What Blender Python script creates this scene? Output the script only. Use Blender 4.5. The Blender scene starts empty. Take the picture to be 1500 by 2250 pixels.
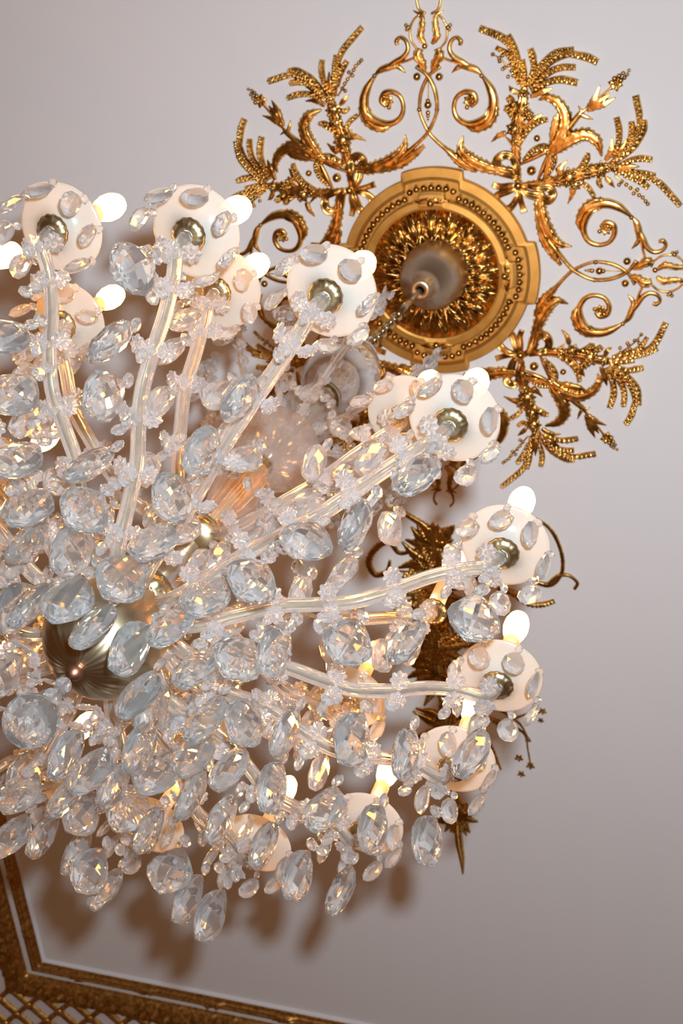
import bpy, bmesh, math, random
from mathutils import Vector, Matrix

random.seed(7)
sc = bpy.context.scene
COL = sc.collection
PI = math.pi

# ---------------------------------------------------------------- camera
# heights below are metres above the camera, which stands at CAMZ over the floor
CAMZ = 1.5
F = 2532.2874                                   # focal length in pixels of the 1500 x 2250 frame
_v = Vector((1617.3782 - 750, -(-130.7638 - 1125), -F)).normalized()   # zenith in camera axes
_x = Vector((1, 0, 0)); _x = (_x - _v * _x.dot(_v)).normalized(); _y = _v.cross(_x)
_c, _s = math.cos(-0.0785), math.sin(-0.0785)
WX = _c * _x + _s * _y; WY = -_s * _x + _c * _y; WZ = _v

def un(px, py, h):
    """world point seen at a photo pixel, at height h above the camera"""
    r = Vector((px - 750, -(py - 1125), -F)); k = h / r.dot(WZ)
    return Vector((r.dot(WX) * k, r.dot(WY) * k, h + CAMZ))

cam_d = bpy.data.cameras.new('camera'); cam = bpy.data.objects.new('camera', cam_d); COL.objects.link(cam)
cam.matrix_world = Matrix(((WX[0], WX[1], WX[2], 0), (WY[0], WY[1], WY[2], 0), (WZ[0], WZ[1], WZ[2], CAMZ), (0, 0, 0, 1)))
cam_d.sensor_fit = 'VERTICAL'; cam_d.sensor_height = 36; cam_d.sensor_width = 24
cam_d.lens = F * 36 / 2250
cam_d.dof.use_dof = True; cam_d.dof.focus_distance = 1.38; cam_d.dof.aperture_fstop = 11
sc.camera = cam

# ---------------------------------------------------------------- light
w = bpy.data.worlds.new('World'); sc.world = w; w.use_nodes = True
nt = w.node_tree; bg = nt.nodes['Background']
bg.inputs[0].default_value = (1.0, 0.38, 0.07, 1); bg.inputs[1].default_value = 0.10
# camera flash, up and to the right of the lens
fl = bpy.data.lights.new('camera_flash', 'SPOT'); fl.energy = 275; fl.color = (0.84, 1.0, 1.12); fl.spot_size = math.radians(150); fl.spot_blend = 1.0; fl.shadow_soft_size = 0.022
flo = bpy.data.objects.new('camera_flash', fl); COL.objects.link(flo)
flo.location = cam.matrix_world @ Vector((0.055, 0.085, 0.0))
flo.rotation_euler = (un(700, 1650, 2.0) - flo.location).to_track_quat('-Z', 'Y').to_euler()
# unseen bright panels added around the chandelier for glints in the glass, not windows
AX0, AY0 = -0.6949, 0.7244
def sparkle_light(name, loc, aim, size, energy, color):
    l = bpy.data.lights.new(name, 'AREA'); l.energy = energy; l.color = color; l.shape = 'RECTANGLE'; l.size = size[0]; l.size_y = size[1]
    o = bpy.data.objects.new(name, l); COL.objects.link(o); o.location = loc
    o.rotation_euler = (Vector(aim) - Vector(loc)).to_track_quat('-Z', 'Y').to_euler()
for wx, wy, wz in ((3.6, -0.6, 1.7), (2.6, 3.6, 1.7), (-0.6, 4.9, 1.7), (-4.4, 3.2, 1.7), (-4.6, -1.2, 1.7), (-0.8, -3.6, 1.7), (2.2, -3.0, 1.7)):
    sparkle_light('added_sparkle_light', (wx, wy, wz), (AX0, AY0, 2.6), (0.5, 1.1), 1.8, (0.88, 0.95, 1.0))
vs = sc.view_settings
vs.view_transform = 'Standard'; vs.look = 'None'; vs.gamma = 1; vs.use_curve_mapping = False; vs.exposure = 0.0
cy = sc.cycles
cy.max_bounces = 14; cy.transmission_bounces = 12; cy.transparent_max_bounces = 24; cy.glossy_bounces = 5; cy.diffuse_bounces = 3
cy.sample_clamp_indirect = 12.0; cy.use_denoising = True; cy.blur_glossy = 0.6

# ---------------------------------------------------------------- materials
def new_mat(name):
    m = bpy.data.materials.new(name); m.use_nodes = True
    nt = m.node_tree; b = nt.nodes['Principled BSDF']
    return m, nt, b
def noise_bump(nt, b, scale, strength, dist=0.001, detail=4):
    tc = nt.nodes.new('ShaderNodeTexCoord'); n = nt.nodes.new('ShaderNodeTexNoise'); n.inputs['Scale'].default_value = scale
    n.inputs['Detail'].default_value = detail
    bp = nt.nodes.new('ShaderNodeBump'); bp.inputs['Strength'].default_value = strength; bp.inputs['Distance'].default_value = dist
    nt.links.new(tc.outputs['Object'], n.inputs['Vector']); nt.links.new(n.outputs['Fac'], bp.inputs['Height'])
    nt.links.new(bp.outputs['Normal'], b.inputs['Normal'])
    return n
def metal(name, col, rough, col2=None, nscale=30, bump=0.0, metallic=1.0):
    m, nt, b = new_mat(name)
    b.inputs['Base Color'].default_value = (*col, 1); b.inputs['Metallic'].default_value = metallic; b.inputs['Roughness'].default_value = rough
    n = noise_bump(nt, b, nscale, bump, 0.002)
    if col2:
        r = nt.nodes.new('ShaderNodeValToRGB'); r.color_ramp.elements[0].color = (*col2, 1); r.color_ramp.elements[1].color = (*col, 1)
        r.color_ramp.elements[0].position = 0.35; r.color_ramp.elements[1].position = 0.6
        nt.links.new(n.outputs['Fac'], r.inputs[0]); nt.links.new(r.outputs[0], b.inputs['Base Color'])
    return m
def glass(name, tint, rough=0.0, clear=0.3, milk=0.08, milkcol=(0.85, 0.93, 1.0), ior=1.5):
    """cut glass: refraction, a share that passes straight, a slight milky body"""
    m = bpy.data.materials.new(name); m.use_nodes = True; nt = m.node_tree; nt.nodes.clear()
    g = nt.nodes.new('ShaderNodeBsdfGlass'); g.inputs['Color'].default_value = (*tint, 1); g.inputs['Roughness'].default_value = rough; g.inputs['IOR'].default_value = ior
    t = nt.nodes.new('ShaderNodeBsdfTransparent'); t.inputs[0].default_value = (*tint, 1)
    d = nt.nodes.new('ShaderNodeBsdfDiffuse'); d.inputs[0].default_value = (*milkcol, 1)
    tl = nt.nodes.new('ShaderNodeBsdfTranslucent'); tl.inputs[0].default_value = (*milkcol, 1)
    a = nt.nodes.new('ShaderNodeMixShader'); a.inputs[0].default_value = clear
    b = nt.nodes.new('ShaderNodeMixShader'); b.inputs[0].default_value = 0.5
    c = nt.nodes.new('ShaderNodeMixShader'); c.inputs[0].default_value = milk
    o = nt.nodes.new('ShaderNodeOutputMaterial')
    L = nt.links.new
    L(g.outputs[0], a.inputs[1]); L(t.outputs[0], a.inputs[2]); L(d.outputs[0], b.inputs[1]); L(tl.outputs[0], b.inputs[2])
    L(a.outputs[0], c.inputs[1]); L(b.outputs[0], c.inputs[2]); L(c.outputs[0], o.inputs[0])
    return m
M = {}
m, nt, b = new_mat('ceiling_paint')
b.inputs['Base Color'].default_value = (0.78, 0.76, 0.76, 1); b.inputs['Roughness'].default_value = 0.75
noise_bump(nt, b, 9, 0.06, 0.004); M['paint'] = m
M['gold'] = metal('gilded_relief', (0.72, 0.43, 0.13), 0.25, (0.36, 0.19, 0.045), 40, 0.35)
M['gold_flat'] = metal('matt_gilding', (0.72, 0.38, 0.09), 0.50, (0.62, 0.31, 0.065), 25, 0.12, 0.75)
M['gold_old'] = metal('dark_gilding', (0.62, 0.34, 0.10), 0.36, (0.34, 0.16, 0.035), 60, 0.6, 0.85)
M['brass'] = metal('antique_brass', (0.58, 0.46, 0.27), 0.27, (0.42, 0.32, 0.17), 60, 0.08)
M['canopy'] = metal('smoked_metal', (0.58, 0.47, 0.36), 0.33, None, 30, 0.0)
M['globe'] = metal('mirrored_smoky_glass', (0.50, 0.40, 0.26), 0.28, (0.45, 0.35, 0.22), 12, 0.02)
M['wire'] = metal('copper_wire', (0.30, 0.13, 0.08), 0.4)
M['crystal'] = glass('cut_crystal', (0.985, 0.99, 0.99), 0.0, 0.0, 0.06, (0.9, 0.97, 1.0), 1.40)
M['small'] = glass('small_crystal', (0.985, 0.985, 0.98), 0.0, 0.05, 0.09, (0.97, 0.98, 1.0), 1.40)
M['floret'] = glass('pressed_glass', (0.99, 0.985, 0.98), 0.0, 0.06, 0.12, (0.95, 0.96, 1.0))
M['tube'] = glass('fluted_tube_glass', (0.99, 0.975, 0.95), 0.02, 0.08, 0.13, (0.95, 0.93, 0.9))
M['vase'] = glass('etched_glass', (0.93, 0.91, 0.9), 0.05, 0.40, 0.16, (0.75, 0.72, 0.7))
# milky dish
m = bpy.data.materials.new('milky_dish_glass'); m.use_nodes = True; nt = m.node_tree; nt.nodes.clear()
p = nt.nodes.new('ShaderNodeBsdfPrincipled'); p.inputs['Base Color'].default_value = (0.34, 0.345, 0.335, 1); p.inputs['Roughness'].default_value = 0.16
tl = nt.nodes.new('ShaderNodeBsdfTranslucent'); tl.inputs[0].default_value = (0.80, 0.78, 0.66, 1)
tp = nt.nodes.new('ShaderNodeBsdfTransparent')
a = nt.nodes.new('ShaderNodeMixShader'); a.inputs[0].default_value = 0.50
b2 = nt.nodes.new('ShaderNodeMixShader'); b2.inputs[0].default_value = 0.12
o = nt.nodes.new('ShaderNodeOutputMaterial')
nt.links.new(p.outputs[0], a.inputs[1]); nt.links.new(tl.outputs[0], a.inputs[2]); nt.links.new(a.outputs[0], b2.inputs[1]); nt.links.new(tp.outputs[0], b2.inputs[2]); nt.links.new(b2.outputs[0], o.inputs[0])
M['dish'] = m
m = m.copy(); m.name = 'candle_sleeve'; M['candle'] = m
for n in m.node_tree.nodes:
    if n.type == 'BSDF_PRINCIPLED': n.inputs['Base Color'].default_value = (0.88, 0.84, 0.78, 1); n.inputs['Roughness'].default_value = 0.4
    if n.type == 'MIX_SHADER' and n.inputs[0].default_value < 0.2: n.inputs[0].default_value = 0.0
m = bpy.data.materials.new('lit_bulb'); m.use_nodes = True; nt = m.node_tree; nt.nodes.clear()
e = nt.nodes.new('ShaderNodeEmission'); e.inputs[0].default_value = (1.0, 0.39, 0.08, 1); e.inputs[1].default_value = 50.0
o = nt.nodes.new('ShaderNodeOutputMaterial'); nt.links.new(e.outputs[0], o.inputs[0]); M['bulb'] = m

# ---------------------------------------------------------------- helpers
def mesh(name, bm, mat, smooth=True):
    me = bpy.data.meshes.new(name); bm.normal_update(); bm.to_mesh(me); bm.free()
    me.materials.append(M[mat])
    if smooth:
        for p in me.polygons: p.use_smooth = True
    return me
def obj(name, me, parent=None, loc=(0, 0, 0), rot=(0, 0, 0)):
    o = bpy.data.objects.new(name, me); COL.objects.link(o); o.parent = parent; o.location = loc; o.rotation_euler = rot
    return o
def empty(name, loc, rz=0, label=None, cat=None, group=None):
    o = bpy.data.objects.new(name, None); COL.objects.link(o); o.location = loc; o.rotation_euler = (0, 0, rz); o.empty_display_size = 0.05
    tag(o, label, cat, group); return o
def tag(o, label=None, cat=None, group=None, kind=None):
    if label: o['label'] = label
    if cat: o['category'] = cat
    if group: o['group'] = group
    if kind: o['kind'] = kind
    return o
def copy_tree(o, parent=None):
    c = o.copy(); COL.objects.link(c); c.parent = parent
    for ch in list(o.children): copy_tree(ch, c)
    return c
def lathe(bm, prof, n=32, center=(0, 0, 0), flute=None):
    """prof: (r, z) list; flute(k, i) -> radius factor"""
    rings = []
    for i, (r, z) in enumerate(prof):
        if r < 1e-5: rings.append([bm.verts.new((center[0], center[1], center[2] + z))]); continue
        ring = []
        for k in range(n):
            a = 2 * PI * k / n; rr = r * (flute(k, i) if flute else 1)
            ring.append(bm.verts.new((center[0] + rr * math.cos(a), center[1] + rr * math.sin(a), center[2] + z)))
        rings.append(ring)
    for A, B in zip(rings, rings[1:]):
        if len(A) == 1 and len(B) == 1: continue
        for k in range(n):
            k2 = (k + 1) % n
            if len(A) == 1: bm.faces.new((A[0], B[k], B[k2]))
            elif len(B) == 1: bm.faces.new((A[k], B[0], A[k2]))
            else: bm.faces.new((A[k], B[k], B[k2], A[k2]))
    return rings
def catmull(pts, n):
    P = [Vector(p) for p in pts]; P = [P[0] * 2 - P[1]] + P + [P[-1] * 2 - P[-2]]
    segs = len(P) - 3; out = []
    for i in range(n + 1):
        u = i / n * segs; k = min(int(u), segs - 1); t = u - k
        p0, p1, p2, p3 = P[k:k + 4]
        out.append(0.5 * ((2 * p1) + (p2 - p0) * t + (2 * p0 - 5 * p1 + 4 * p2 - p3) * t * t + (3 * p1 - p0 - 3 * p2 + p3) * t ** 3))
    return out
def tube(bm, path, rad, n=10, prof=None, cap=True):
    """sweep along 3D path; rad number or function of s in 0..1; prof(k) radius factor"""
    N = len(path); rings = []; up = Vector((0, 0, 1))
    T0 = (path[1] - path[0]).normalized()
    ref = up if abs(T0.dot(up)) < 0.95 else Vector((1, 0, 0))
    U = T0.cross(ref).normalized()
    for i, p in enumerate(path):
        T = (path[min(i + 1, N - 1)] - path[max(i - 1, 0)]).normalized()
        U = (U - T * U.dot(T)).normalized(); V = T.cross(U)
        r = rad(i / (N - 1)) if callable(rad) else rad
        rings.append([bm.verts.new(p + (U * math.cos(2 * PI * k / n) + V * math.sin(2 * PI * k / n)) * r * (prof(k) if prof else 1)) for k in range(n)])
    for A, B in zip(rings, rings[1:]):
        for k in range(n): bm.faces.new((A[k], A[(k + 1) % n], B[(k + 1) % n], B[k]))
    if cap:
        bm.faces.new(list(reversed(rings[0]))); bm.faces.new(rings[-1])
def ball(bm, c, r, sub=2, sz=1.0):
    res = bmesh.ops.create_icosphere(bm, subdivisions=sub, radius=r)
    for v in res['verts']: v.co = Vector((v.co.x, v.co.y, v.co.z * sz)) + Vector(c)
def interp(l, s):
    u = s * (len(l) - 1); k = min(int(u), len(l) - 2); return l[k] + (l[k + 1] - l[k]) * (u - k)

# ---------------------------------------------------------------- ceiling and its mouldings
H = 2.99
bm = bmesh.new()
bmesh.ops.create_cube(bm, size=1)
for v in bm.verts: v.co = Vector((v.co.x * 9, v.co.y * 9, v.co.z * 0.1))
tag(obj('ceiling', mesh('ceiling', bm, 'paint', False), None, (-0.3, 0.8, CAMZ + H + 0.05)), kind='structure')
ZC = CAMZ + H

def cp(px, py):
    p = un(px, py, H); return Vector((p.x, p.y))
inner = cp(95, 2110)            # inner corner of the gilded frame
def band(name, d0, d1, hh, mat, relief=0.0, seg=0.03):
    """L-shaped band of the frame: from inner distance d0 to d1, relief = height noise"""
    bm = bmesh.new(); rnd = random.Random(name)
    nw = 12
    x1 = inner.x + 2.4; y0 = inner.y - 2.2
    # walk down the left side to the corner, then along the lower side
    L1 = int((inner.y - y0) / seg); L2 = int((x1 - inner.x) / seg)
    rows = []
    for i in range(L1 + L2 + 1):
        row = []
        for j in range(nw + 1):
            t = j / nw; d = d0 + (d1 - d0) * t
            env = math.sin(PI * t)
            prof = hh * (0.25 + 0.75 * env ** 0.6)
            if relief:
                prof += relief * env * (math.sin(i * 1.05 + 2.0 * math.sin(j * 1.3)) * math.sin(j * 1.9 + i * 0.45) + rnd.uniform(-0.45, 0.45))
            else:
                prof += hh * 0.28 * math.cos(t * 6 * PI)
                # raised foliage knots at intervals
                ss = (i - L1) * seg if i > L1 else (L1 - i) * seg
                kn = max(0.0, math.cos(ss * 2 * PI / 0.30 + 2.0) - 0.55) * 2.2
                prof += kn * env * hh * (0.5 + rnd.uniform(-0.45, 0.45))
            if i <= L1: p = (inner.x - d, y0 + (inner.y + d - y0) * i / L1)
            else: p = (inner.x - d + (x1 - inner.x + d) * (i - L1) / L2, inner.y + d)
            row.append(bm.verts.new((p[0], p[1], ZC - max(prof, 0.001))))
        rows.append(row)
    for A, B in zip(rows, rows[1:]):
        for j in range(nw): bm.faces.new((A[j], A[j + 1], B[j + 1], B[j]))
    # sides up to the ceiling
    for j in (0, nw):
        top = [bm.verts.new((r[j].co.x, r[j].co.y, ZC)) for r in rows]
        for k in range(len(rows) - 1): bm.faces.new((rows[k][j], rows[k + 1][j], top[k + 1], top[k]))
    bmesh.ops.recalc_face_normals(bm, faces=bm.faces)
    return tag(obj(name, mesh(name, bm, mat)), kind='structure')
band('trim_1', -0.010, 0.003, 0.010, 'paint', 0, 0.3)
band('trim_2', 0.004, 0.062, 0.022, 'gold_old', 0, 0.012)
band('trim_3', 0.096, 0.222, 0.036, 'gold_old', 0.020, 0.011)
# trellis beyond the frame
bm = bmesh.new()
def bar(a, b, wd, hh):
    a = Vector(a); b = Vector(b); d = (b - a); 
    if d.length < 1e-4: return
    d.normalize(); n = Vector((-d.y, d.x)) * wd
    vs = []
    for q in (a, b):
        for sg, z in ((-1, 0), (-0.6, hh), (0.6, hh), (1, 0)): vs.append(bm.verts.new((q.x + n.x * sg, q.y + n.y * sg, ZC - z)))
    for k in range(3): bm.faces.new((vs[k], vs[k + 1], vs[k + 5], vs[k + 4]))
g0 = 0.228; P = 0.15
for k in range(-3, 24):
    x = inner.x - 0.35 + k * P
    bar((x, inner.y + g0 - 0.02), (x + 0.36, inner.y + g0 + 0.34), 0.015, 0.018)
    bar((x, inner.y + g0 - 0.02), (x - 0.36, inner.y + g0 + 0.34), 0.012, 0.014)
    for q in range(4):
        ball(bm, (x + q * P / 2, inner.y + g0 - 0.02 + q * P / 2, ZC - 0.012), 0.022, 2, 0.6)
tag(obj('trim_4', mesh('trim_4', bm, 'gold_old')), kind='structure')

# ---------------------------------------------------------------- gilded relief builders
CX, CY = -0.2377 * H, 0.2484 * H
# measured in the yawed frame: the world axes above are already that frame
CEN = Vector((CX, CY))
def relief(bm, pts, widths, hh, kind='stem', n=None, z0=0.0, blunt=False):
    """half-round strip lying on the ceiling (local -z is towards the room)"""
    length = sum((Vector(b) - Vector(a)).length for a, b in zip(pts, pts[1:]))
    n = n or max(8, int(length / 0.0028)); n = min(n, 110)
    C = catmull([Vector((p[0], p[1])) for p in pts], n); m = 9
    top = []
    for i, p in enumerate(C):
        T = (C[min(i + 1, n)] - C[max(i - 1, 0)]).normalized(); N = Vector((-T.y, T.x)); s = i / n
        wd = interp(widths, s)
        ph = s * length
        row = []
        for j in range(m):
            t = -1 + 2 * j / (m - 1)
            ww = wd; hf = math.sqrt(max(0, 1 - t * t))
            if kind == 'leaf':
                ww = wd * (1 + 0.34 * (((ph / 0.013) % 1.0) - 0.5) * abs(t) ** 3)
                h = hh * (0.35 + 0.65 * interp(widths, s) / max(widths)) * (hf * 0.72 + 0.34 * math.cos(t * 3.2 * PI) * hf + 0.10 * math.sin(ph / 0.022 * 2 * PI + 4 * abs(t)) * t * t * hf)
            elif kind == 'wheat':
                h = hh * hf * (0.72 + 0.42 * math.sin(ph / 0.0135 * 2 * PI + (PI if (j // 2) % 2 else 0)) + 0.14 * math.cos(t * 3 * PI))
            elif kind == 'ribbon':
                h = hh * (0.55 + 0.25 * math.cos(t * 3 * PI) + 0.3 * math.sin(ph * 90)) * (1 if abs(t) < 0.99 else 0.2)
            else:
                h = hh * (0.4 + 0.6 * wd / max(widths)) * hf * (1 + 0.14 * math.cos(t * 4 * PI))
            q = p + N * ww * t
            row.append(bm.verts.new((q.x, q.y, -z0 - max(h, 0.0002))))
        top.append(row)
    for A, B in zip(top, top[1:]):
        for j in range(m - 1): bm.faces.new((A[j], B[j], B[j + 1], A[j + 1]))
    for row in (top[0], top[-1]):
        v = [bm.verts.new((q.co.x, q.co.y, 0)) for q in row]
        for j in range(m - 1): bm.faces.new((row[j], row[j + 1], v[j + 1], v[j]))
    for j in (0, m - 1):
        v = [bm.verts.new((r[j].co.x, r[j].co.y, 0)) for r in top]
        for k in range(n): bm.faces.new((top[k][j], v[k], v[k + 1], top[k + 1][j]))
def star(bm, c, r, petals, hh, rot=0.0):
    """small rosette flower in relief"""
    for k in range(petals):
        a = rot + 2 * PI * k / petals
        relief(bm, [(c[0] + 0.15 * r * math.cos(a), c[1] + 0.15 * r * math.sin(a)), (c[0] + 0.6 * r * math.cos(a), c[1] + 0.6 * r * math.sin(a)), (c[0] + r * math.cos(a), c[1] + r * math.sin(a))],
               [r * 0.16, r * 0.34, r * 0.06], hh, 'leaf', 7)
    ball(bm, (c[0], c[1], -hh * 0.6), r * 0.28, 2)
class Carving:
    """collects photo-traced points as local coordinates of one ornament and makes its parts"""
    def __init__(s, name, ang, rb, label, cat, group, to_px=cp):
        s.ang = ang; s.org = CEN + Vector((math.cos(ang), math.sin(ang))) * rb
        s.root = empty(name, (s.org.x, s.org.y, ZC), ang, label, cat, group); s.rb = rb
    def L(s, p):
        q = cp(*p) - s.org; c, sn = math.cos(-s.ang), math.sin(-s.ang)
        return (q.x * c - q.y * sn, q.x * sn + q.y * c)
    def W(s, l): return [x * PXM for x in l]
    def piece(s, name, pts, widths, hh, kind='stem', z0=0.0):
        bm = bmesh.new(); relief(bm, [s.L(p) for p in pts], s.W(widths), hh, kind, None, z0)
        bmesh.ops.recalc_face_normals(bm, faces=bm.faces)
        return obj(name, mesh(name, bm, 'gold'), s.root)
    def multi(s, name, fn):
        bm = bmesh.new(); fn(bm); bmesh.ops.recalc_face_normals(bm, faces=bm.faces)
        return obj(name, mesh(name, bm, 'gold'), s.root)
PXM = (cp(961, 587) - cp(960, 587)).length          # metres per pixel near the medallion
AZ = lambda px, py: math.atan2(cp(px, py).y - CEN.y, cp(px, py).x - CEN.x)

# ---- the leafy spray, traced on the upper right one
def make_spray():
    a0 = -PI / 4
    S = Carving('gilded_wheat_spray', a0, 0.34, 'gilded spray of wheat ears and leaves, upper right of the ceiling medallion', 'ceiling ornament', 'gilded wheat sprays around the medallion')
    P = S.piece
    ears = [([(1150, 192), (1128, 115), (1105, 84), (1054, 62)], [4, 7, 8, 7]),
            ([(1148, 195), (1140, 140), (1130, 105), (1116, 76)], [3, 6, 7, 6]),
            ([(1140, 185), (1120, 125), (1090, 104)], [3, 6, 5]),
            ([(1153, 190), (1151, 160), (1147, 130)], [4, 7, 6]),
            ([(1156, 190), (1172, 150), (1170, 125), (1165, 106)], [3, 6, 8, 6]),
            ([(1160, 188), (1190, 148), (1222, 122), (1262, 112)], [5, 10, 12, 9]),
            ([(1240, 118), (1262, 120), (1290, 126), (1313, 137)], [5, 7, 8, 7]),
            ([(1165, 194), (1205, 160), (1235, 148), (1265, 148)], [4, 7, 7, 6]),
            ([(1168, 200), (1205, 180), (1235, 175), (1269, 182)], [4, 7, 8, 7]),
            ([(1143, 315), (1160, 285), (1180, 268), (1204, 262)], [4, 7, 8, 5]),
            ([(1128, 262), (1118, 240), (1108, 238)], [5, 9, 6]),
            ([(1136, 240), (1122, 220), (1115, 212)], [5, 8, 6]),
            # right-hand branch
            ([(1335, 365), (1385, 325), (1408, 285), (1412, 262)], [5, 10, 12, 8]),
            ([(1405, 275), (1404, 250), (1400, 230), (1396, 209)], [5, 7, 7, 7]),
            ([(1345, 355), (1378, 320), (1388, 290), (1387, 266)], [4, 6, 7, 6]),
            ([(1345, 345), (1358, 315), (1360, 285), (1354, 257)], [4, 6, 7, 6]),
            ([(1350, 368), (1385, 352), (1410, 348), (1433, 351)], [4, 6, 7, 6]),
            ([(1350, 378), (1385, 380), (1415, 385), (1440, 388)], [4, 8, 10, 7]),
            ([(1410, 385), (1445, 400), (1470, 425), (1494, 452)], [4, 7, 7, 6]),
            ([(1370, 385), (1400, 395), (1425, 412)], [4, 7, 6]),
            ([(1320, 385), (1315, 400), (1322, 412)], [4, 6, 4]),
            ([(1275, 400), (1292, 412), (1305, 432)], [5, 6, 5]),
            ([(1270, 375), (1288, 350), (1292, 335)], [5, 8, 4]),
            ]
    for pts, wd in ears: P('wheat_ear', pts, wd, 0.013, 'wheat', 0.002)
    P('stem', [(1140, 408), (1136, 360), (1134, 320), (1140, 270), (1148, 225), (1152, 188)], [6, 8, 11, 12, 12, 6], 0.016, 'leaf')
    P('stem', [(1140, 408), (1185, 403), (1235, 395), (1280, 380), (1325, 370), (1350, 362)], [6, 9, 14, 15, 12, 6], 0.016, 'leaf')
    for pts, wd in [([(1112, 292), (1095, 298), (1079, 312)], [6, 6, 1]), ([(1142, 205), (1125, 198), (1118, 188)], [5, 6, 1]), ([(1165, 212), (1195, 200), (1214, 193)], [5, 7, 1]),
                    ([(1150, 285), (1175, 262), (1192, 250)], [5, 8, 1]), ([(1330, 352), (1343, 330), (1344, 302)], [5, 7, 1]), ([(1350, 350), (1368, 325), (1376, 305)], [5, 7, 1]),
                    ([(1250, 395), (1258, 420), (1247, 448)], [6, 7, 1]), ([(1240, 390), (1230, 372), (1246, 352)], [6, 9, 1]), ([(1330, 390), (1340, 400), (1350, 412)], [5, 6, 1]),
                    ([(1355, 370), (1385, 366), (1405, 366)], [4, 6, 1]), ([(1135, 330), (1125, 315), (1110, 300)], [4, 5, 1])]:
        P('leaf', pts, wd, 0.010, 'leaf')
    # curling acanthus leaves and the central flower stem
    P('acanthus_leaf', [(1196, 400), (1206, 360), (1212, 330), (1232, 300), (1242, 262), (1228, 228), (1203, 214), (1183, 219)], [5, 9, 12, 15, 14, 11, 8, 2], 0.020, 'leaf')
    P('acanthus_leaf', [(1206, 340), (1235, 318), (1265, 300), (1290, 296), (1312, 312), (1322, 343)], [8, 14, 15, 13, 11, 2], 0.020, 'leaf')
    P('acanthus_leaf', [(1212, 325), (1216, 290), (1222, 262), (1228, 245)], [6, 9, 8, 1], 0.012, 'leaf')
    P('flower_stem', [(1236, 296), (1256, 272), (1274, 250), (1290, 237), (1345, 190)], [8, 7, 6, 2.5, 2.5], 0.012)
    P('flower_stem', [(1272, 252), (1276, 243), (1270, 232)], [5, 4, 1], 0.008); P('flower_stem', [(1276, 252), (1290, 258), (1303, 262)], [5, 4, 1], 0.008)
    for pts in ([(1290, 238), (1305, 220), (1318, 187)], [(1288, 240), (1318, 222), (1340, 205)], [(1290, 242), (1325, 228), (1352, 214)]):
        P('calyx', pts, [5, 8, 1], 0.012, 'leaf')
    def fl(bm):
        star(bm, S.L((1352, 184)), 15 * PXM, 6, 0.009)
        for k, q in enumerate([(1350, 172), (1364, 176), (1360, 166), (1372, 170), (1369, 160), (1378, 163), (1382, 154), (1358, 190)]):
            l = S.L(q); ball(bm, (l[0], l[1], -0.006), (6 - k * 0.35) * PXM, 1)
    S.multi('flower', fl)
    def berries(bm):
        for q in [(1083, 119), (1097, 127), (1104, 122), (1098, 134), (1109, 148), (1105, 151), (1118, 144), (1124, 155), (1117, 168), (1128, 166)]:
            l = S.L(q); ball(bm, (l[0], l[1], -0.006), 4.6 * PXM, 1)
        relief(bm, [S.L(q) for q in [(1083, 118), (1105, 135), (1125, 160), (1140, 185)]], [1.5 * PXM, 2 * PXM, 2 * PXM], 0.005)
    S.multi('berry_sprig', berries)
    def berries2(bm):
        for q in [(1366, 398), (1376, 405), (1385, 412), (1392, 424), (1400, 416), (1404, 428), (1412, 433), (1418, 441), (1423, 447), (1360, 405)]:
            l = S.L(q); ball(bm, (l[0], l[1], -0.006), 4.8 * PXM, 1)
        relief(bm, [S.L(q) for q in [(1350, 385), (1375, 405), (1400, 424), (1423, 447)]], [2 * PXM, 2 * PXM, 1 * PXM], 0.005)
    S.multi('berry_sprig', berries2)
    rnd = random.Random(3)
    for c, r in [((1145, 240), 19), ((1130, 283), 18), ((1160, 252), 13), ((1250, 390), 21), ((1290, 377), 16), ((1320, 372), 18), ((1264, 406), 13), ((1150, 205), 13), ((1135, 310), 12), ((1225, 398), 12), ((1345, 366), 12)]:
        def bloom(bm):
            l0 = S.L(c); ball(bm, (l0[0], l0[1], -0.004), r * PXM * 0.8, 2, 0.6)
            star(bm, l0, r * PXM, 7, 0.013, rnd.random())
            for k in range(7):
                l = S.L((c[0] + rnd.uniform(-r, r) * 0.6, c[1] + rnd.uniform(-r, r) * 0.6)); ball(bm, (l[0], l[1], -0.012), rnd.uniform(3, 5) * PXM, 1)
        S.multi('blossom', bloom)
    for q, r in [((1180, 303), 7), ((1168, 374), 10)]:
        S.multi('bud', lambda bm: ball(bm, (*S.L(q), -0.006), r * PXM, 2))
    # beaded loops between the branches
    P('garland', [(1150, 352), (1170, 332), (1192, 324), (1208, 332), (1214, 352), (1205, 378), (1192, 398)], [4, 7, 9, 10, 10, 7, 4], 0.013, 'wheat')
    P('garland', [(1140, 362), (1165, 350), (1190, 338), (1205, 330)], [3, 5, 5, 4], 0.010)
    P('garland', [(1180, 400), (1190, 375), (1198, 355), (1207, 338)], [3, 5, 5, 4], 0.010)
    # ribbon bow
    P('ribbon_bow', [(1142, 400), (1128, 385), (1100, 375), (1092, 352), (1108, 340), (1126, 345), (1132, 362), (1140, 385)], [5, 8, 10, 9, 9, 8, 6, 4], 0.012, 'ribbon', 0.006)
    P('ribbon_bow', [(1140, 408), (1160, 425), (1185, 432), (1205, 440), (1215, 425), (1205, 412), (1185, 412), (1160, 408)], [4, 8, 10, 9, 9, 8, 6, 4], 0.012, 'ribbon', 0.006)
    P('ribbon_bow', [(1138, 408), (1120, 408), (1100, 410), (1082, 405)], [5, 7, 7, 6], 0.008, 'ribbon', 0.004)
    P('ribbon_bow', [(1142, 410), (1142, 430), (1147, 450), (1152, 466)], [5, 6, 6, 7], 0.008, 'ribbon', 0.004)
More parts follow.
